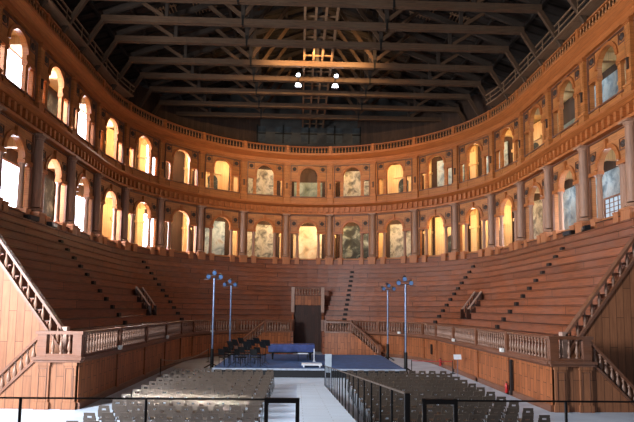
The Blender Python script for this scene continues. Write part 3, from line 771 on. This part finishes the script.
for j,(yy,xs) in enumerate(((28.35,(-4.2,-3.35,-2.55)),(29.9,(-4.15,-3.3,-2.5)),(31.6,(-4.0,-3.1)))):
    for i,x in enumerate(xs):
        pos=['left end','centre' if len(xs)==3 else 'right end','right end'][i]
        music_stand('black music stand on the blue platform, %s row, %s'%(row[j],pos),(x,yy,PH),pi-.5+random.uniform(-.4,.4))

# ------------------------------------------------------------------ light stands
def light_stand(label,x,y,h,flip):
    t=thing('light_stand',label,'light stand',(x,y,0),0,'tall stage light stands')
    MB().tube((0,0,.1),(0,0,h-.25),.055,n=8).build('pole',M['steel'],t)
    MB().tube((0,0,.1),(0,0,1.15),.1,n=8).build('dark_sleeve',M['black'],t)
    for a in (.5,2.6,4.7): MB().beam((0,0,.3),(.55*cos(a),.55*sin(a),.03),.06,.06).build('leg',M['black'],t)
    MB().tube((0,0,2.3),(0,0,2.5),.075,n=8).build('clamp',M['steel'],t)
    MB().tube((-.42,0,h-.25),(.42,0,h-.25),.03,n=6).build('crossbar',M['navy'],t)
    for i,xx in enumerate((-.36,-.02,.34)):
        zc=h-.1+(.22 if i in (1,) else 0)
        l=MB().tube((xx,.2,zc+.06),(xx+flip*.06,-.2,zc-.08),.1,.13,n=10).build('spotlight',M['navy'],t)
        MB().tube((xx+flip*.062,-.225,zc-.083),(xx+flip*.064,-.235,zc-.086),.12,n=10).build('lens',M['lens'],l)
        MB().box(xx-.16,xx+.16,-.36,-.24,zc-.26,zc-.23).build('barn_door',M['navy'],l)
    return t
light_stand('tall steel stage light stand left of the platform, nearer of the left pair',-5.65,31.5,5.45,1)
light_stand('tall steel stage light stand behind the music stands, farther of the left pair',-5.35,37.0,5.25,-1)
light_stand('tall steel stage light stand right of the platform, farther of the right pair',5.4,37.2,5.1,1)
light_stand('tall steel stage light stand at the platform front corner, nearer of the right pair',5.25,30.2,5.17,-1)

# ------------------------------------------------------------------ audience chairs
def make_chair():
    t=thing('audience_chair','','chair')
    mb=MB()
    def bb(x0,x1,z0,z1):
        f=lambda z:-.2-(z-.42)*.18
        mb.hexa([(x0,f(z0)-.012,z0),(x1,f(z0)-.012,z0),(x1,f(z0)+.012,z0),(x0,f(z0)+.012,z0),(x0,f(z1)-.012,z1),(x1,f(z1)-.012,z1),(x1,f(z1)+.012,z1),(x0,f(z1)+.012,z1)])
    bb(-.16,.16,.52,.7); bb(-.15,-.06,.7,.75); bb(.06,.15,.7,.75); bb(-.14,.14,.75,.83)
    mb.build('backrest',M['chair'],t)
    MB().hexa([(-.17,-.16,.42),(.17,-.16,.42),(.18,.2,.43),(-.18,.2,.43),(-.17,-.16,.45),(.17,-.16,.45),(.18,.2,.46),(-.18,.2,.46)]).build('seat',M['chair'],t)
    for x in (-1,1):
        MB().tube((x*.16,.16,.43),(x*.18,.2,0),.013,n=5).build('leg',M['chairleg'],t)
        MB().tube((x*.16,-.14,.43),(x*.18,-.22,0),.013,n=5).build('leg',M['chairleg'],t)
        MB().tube((x*.13,-.15,.43),(x*.13,-.222,.56),.012,n=5).build('back_post',M['chairleg'],t)
    return t
ch=make_chair(); first=True
NROW=12
for s in (-1,1):
    for rI in range(NROW):
        y=24.25-.99*rI
        for c in range(10):
            x=(-1.95-.443*c) if s<0 else (1.57+.457*c)
            x+=random.uniform(-.02,.02); yy=y+random.uniform(-.03,.03); rz=random.uniform(-.06,.06)
            lab='brown plastic audience chair, %s block, %s row from the platform, %s from the aisle'%(side(s),ORD[rI+1],ORD[c+1])
            if first: ch.location=(x,yy,0); ch.rotation_euler=(0,0,rz); tag(ch,lab,None,'audience chairs'); first=False
            else: dup(ch,(x,yy,0),rz,lab,'audience chairs')

# ------------------------------------------------------------------ ramp, ramp railing, stage railing
t=thing('aisle_ramp','long pale grey board ramp rising along the aisle between the chair blocks','ramp',(0,0,0))
SL=.0875; YR=25.45
def rz_(y): return SL*(YR-y)
MB().hexa([(-.72,4,0),(.42,4,0),(.42,YR,0),(-.72,YR,0),(-.72,4,rz_(4)-.1),(.42,4,rz_(4)-.1),(.42,YR,.01),(-.72,YR,.01)]).build('side_boarding',M['edge'],t)
MB().hexa([(-.75,4,rz_(4)-.1),(.45,4,rz_(4)-.1),(.45,YR,.01),(-.75,YR,.01),(-.75,4,rz_(4)),(.45,4,rz_(4)),(.45,YR,.04),(-.75,YR,.04)]).build('deck',M['ramp'],t)
t=thing('ramp_railing','black metal railing of many thin posts along the right edge of the ramp','railing',(.45,0,0))
y=5.85; i=0
while y<24.8:
    w=.026 if i else .055
    MB().box(-w/2,w/2,y-w/2,y+w/2,rz_(y)-.05,rz_(y)+.9).build('post',M['black'],t); y+=.95; i+=1
MB().beam((0,5.85,rz_(5.85)+.89),(0,24.6,rz_(24.6)+.89),.022,.022).build('top_rail',M['thinrail'],t)
t=thing('stage_railing','thin black railing along the front of the stage nearest the viewer','railing',(0,3.4,1.9))
def px(x,y=3.4): return CAMX+(x-317+18.1)/540.3*y
for a,b in ((-40,267),(454,690)): MB().tube((px(a),0,1.04),(px(b),0,1.04),.006,n=5).build('top_rail',M['black'],t)
for p in (32,152,566): MB().tube((px(p),0,0),(px(p),0,1.04),.009,n=6).build('post',M['black'],t)
for a,b in ((268.5,299),(424,455)):
    for p in (a,b): MB().box(px(p)-.012,px(p)+.012,-.012,.012,0,1.05).build('post',M['black'],t)
    MB().box(px(a)-.012,px(b)+.012,-.014,.014,1.02,1.05).build('top_bar',M['black'],t)
# white info panel at the foot of the ramp
t=thing('info_panel','tall narrow white panel on a stand at the foot of the ramp railing','panel',(.66,25.0,0))
MB().box(-.15,.15,-.02,.02,.6,1.44).build('panel',M['info'],t)
MB().box(-.15,-.11,-.02,.02,.04,.6).build('leg',M['edge'],t); MB().box(.11,.15,-.02,.02,.04,.6).build('leg',M['edge'],t)
MB().box(-.2,.2,-.15,.15,0,.04).build('base',M['edge'],t)

# ------------------------------------------------------------------ rope barriers, sign, extinguishers
def barrier(label,a,b,rope,sag,bar=False,h=.88):
    t=thing('rope_barrier',label,'barrier',(0,0,0),0)
    for p in (a,b):
        MB().tube((p[0],p[1],.02),(p[0],p[1],h),.025,n=8).build('post',M['black'],t)
        MB().lathe([(.16,0),(.16,.02),(.03,.04)],(p[0],p[1],0),12).build('base',M['black'],t)
    pts=[]
    for i in range(11):
        f=i/10; pts.append((a[0]+(b[0]-a[0])*f,a[1]+(b[1]-a[1])*f,h-.05-sag*4*f*(1-f)))
    MB().path(pts,.02).build('rope',rope,t)
    if bar: MB().tube((a[0],a[1],.45),(b[0],b[1],.45),.015,n=5).build('lower_bar',M['black'],t)
barrier('black post barrier with a sagging pale rope beside the left arena wall',(-7.7,28.1),(-6.5,35.4),M['rope'],.3,True)
barrier('black post barrier with a tight red rope right of the platform',(5.62,30.4),(7.88,30.2),M['redrope'],.02,False,.72)
t=thing('notice_stand','small white notice on a thin stand near the right arena wall','sign',(7.6,28.3,0))
MB().tube((0,0,.02),(0,0,1.0),.015,n=6).build('pole',M['steel'],t); MB().lathe([(.14,0),(.14,.02),(.02,.03)],n=10).build('base',M['steel'],t)
MB().hexa([(-.2,-.03,.95),(.2,-.03,.95),(.2,-.01,.95),(-.2,-.01,.95),(-.2,.06,1.2),(.2,.06,1.2),(.2,.08,1.2),(-.2,.08,1.2)]).build('notice_board',M['white'],t)
def extinguisher(label,k,z,q=1.0):
    x,y=U(k,8.0); t=thing('fire_extinguisher',label,'fire extinguisher',(x,y,z),-TH(k),'red fire extinguishers')
    MB().lathe([(.08*q,0),(.1*q,.03*q),(.1*q,.42*q),(.06*q,.52*q),(.03*q,.56*q)],n=12).build('body',M['red'],t)
    MB().lathe([(.03*q,.56*q),(.035*q,.6*q),(.02*q,.66*q)],n=8).box(-.02*q,.1*q,-.02*q,.02*q,.6*q,.63*q).build('valve',M['black'],t)
    MB().path([(.05*q,0,.6*q),(.13*q,0,.5*q),(.12*q,0,.25*q)],.012).build('hose',M['black'],t)
extinguisher('red fire extinguisher against the right arena wall, the nearer one',8.56,.1,.72)
extinguisher('small distant red fire extinguisher behind the red rope barrier',5.9,.1,.75)
for k,z0,z1,nm in ((8.62,.05,1.5,'beside the nearer fire extinguisher'),(5.1,.6,1.25,'beyond the red rope barrier')):
    x,y=U(k,8.12); o=MB().box(-.07,.07,-.05,.03,z0,z1).build('slot_shade',M['dark'],None,(x,y,0),-TH(k))  # raised near-black strip paints the shade of a wall recess
    tag(o,'dark strip for shaded recess in the right arena wall, %s'%nm,'recess')

# ------------------------------------------------------------------ lights
def area(name,loc,target,size,power,col,sy=None):
    l=bpy.data.lights.new(name,'AREA'); l.energy=power; l.color=col; l.size=size
    if sy: l.shape='RECTANGLE'; l.size_y=sy
    o=bpy.data.objects.new(name,l); COL.objects.link(o); o.location=loc
    o.rotation_euler=(Vector(target)-Vector(loc)).to_track_quat('-Z','Y').to_euler(); return o
def point(name,loc,power,col,r=.08):
    l=bpy.data.lights.new(name,'POINT'); l.energy=power; l.color=col; l.shadow_soft_size=r
    o=bpy.data.objects.new(name,l); COL.objects.link(o); o.location=loc; return o
# assumed stage-side daylight: unseen tall window added in left wall for key light
t=bpy.data.objects.new('window_20',None); COL.objects.link(t); t.location=(-16.36,10,4); t.rotation_euler=(0,0,pi/2); t['kind']='structure'
MB().box(-3.2,3.2,-.05,0,0,7).build('window_pane',M['pane_dim'],t)
f=MB(); f.box(-3.35,-3.2,-.15,0,-.1,7.1); f.box(3.2,3.35,-.15,0,-.1,7.1); f.box(-3.2,3.2,-.15,0,7,7.15); f.box(-3.2,3.2,-.15,0,-.15,0); f.box(-.06,.06,-.12,0,0,7); f.build('window_frame',M['rail'],t)
area('assumed_window_light',(-16.0,10,7.5),(6,30,6),6.4,8500,(.93,.95,1.0),7)  # main light placed at the assumed, unseen window
for k,x,y,z,th,w,h,kind in WIN:
    if True:
        n=Vector((-sin(th),-cos(th),0)); p=Vector((x,y,z))+n*.2
        area('gallery_window_light',p,p+n*5+Vector((0,0,-1.5)),w*2,500 if kind=='b' else 160,(.95,.95,1.0),h)
for k in (6,7,8,9):
    x,y=U(k,15.3); point('upper_gallery_fill',(x,y,16.6),26,(.85,.93,1.0),.3); point('lower_gallery_fill',(x,y,10.9),34,(.85,.93,1.0),.3)  # added fill points brightening the right galleries, no lamp fixture here
bm_=area('glare_beam',(-9.0,4.0,6.0),(-4.3,17.4,.6),4.2,60,(.85,.93,1.0),.4); bm_.data.spread=radians(3)  # added beam imitating glare on the left chair rows, no window behind it
WARM=(1.0,.72,.4)
for k in range(-5,6):
    for z,e in ((10.9,150),(16.3,115)):
        g=1.0 if abs(k)<=4 else .6
        for dk in (-.28,.28):
            x,y=U(k+dk,14.95); point('assumed_gallery_lamp',(x,y,z),e*g*.5,WARM,.1)  # unseen lamps assumed from the warm gallery glow, no fixtures built
for bx_ in (-1.9,.3,2.6):
    l=bpy.data.lights.new('assumed_beam_spot','SPOT'); l.energy=950; l.color=(1,.62,.28); l.spot_size=radians(120); l.spot_blend=.9; l.shadow_soft_size=.12  # assumed unseen spots added to light one roof beam, no fixtures built
    o=bpy.data.objects.new('assumed_beam_spot',l); COL.objects.link(o); o.location=(bx_,34.0,19.9); o.rotation_euler=(Vector((bx_,36.2,20.2))-Vector(o.location)).to_track_quat('-Z','Y').to_euler()
w=bpy.data.worlds.new('World'); SC.world=w; w.use_nodes=True
bg=w.node_tree.nodes['Background']; bg.inputs[0].default_value=(.75,.85,1.0,1); bg.inputs[1].default_value=.22

# ------------------------------------------------------------------ camera
cam=bpy.data.cameras.new('camera'); cam.sensor_width=36; cam.lens=540.3/634*36; cam.shift_y=48.7/634; cam.clip_end=200; cam.clip_start=.05
co=bpy.data.objects.new('camera',cam); COL.objects.link(co); co.location=(CAMX,0,3.5); co.rotation_euler=(Matrix.Rotation(-.0323,3,'Z')@Matrix.Rotation(pi/2+.0905,3,'X')@Matrix.Rotation(.0119,3,'Z')).to_euler()
SC.camera=co
SC.view_settings.view_transform='Standard'; SC.view_settings.look='None'; SC.view_settings.gamma=1; SC.view_settings.use_curve_mapping=False
SC.view_settings.exposure=0.85
SC.cycles.use_denoising=True
SC.cycles.max_bounces=6
SC.cycles.sample_clamp_indirect=8
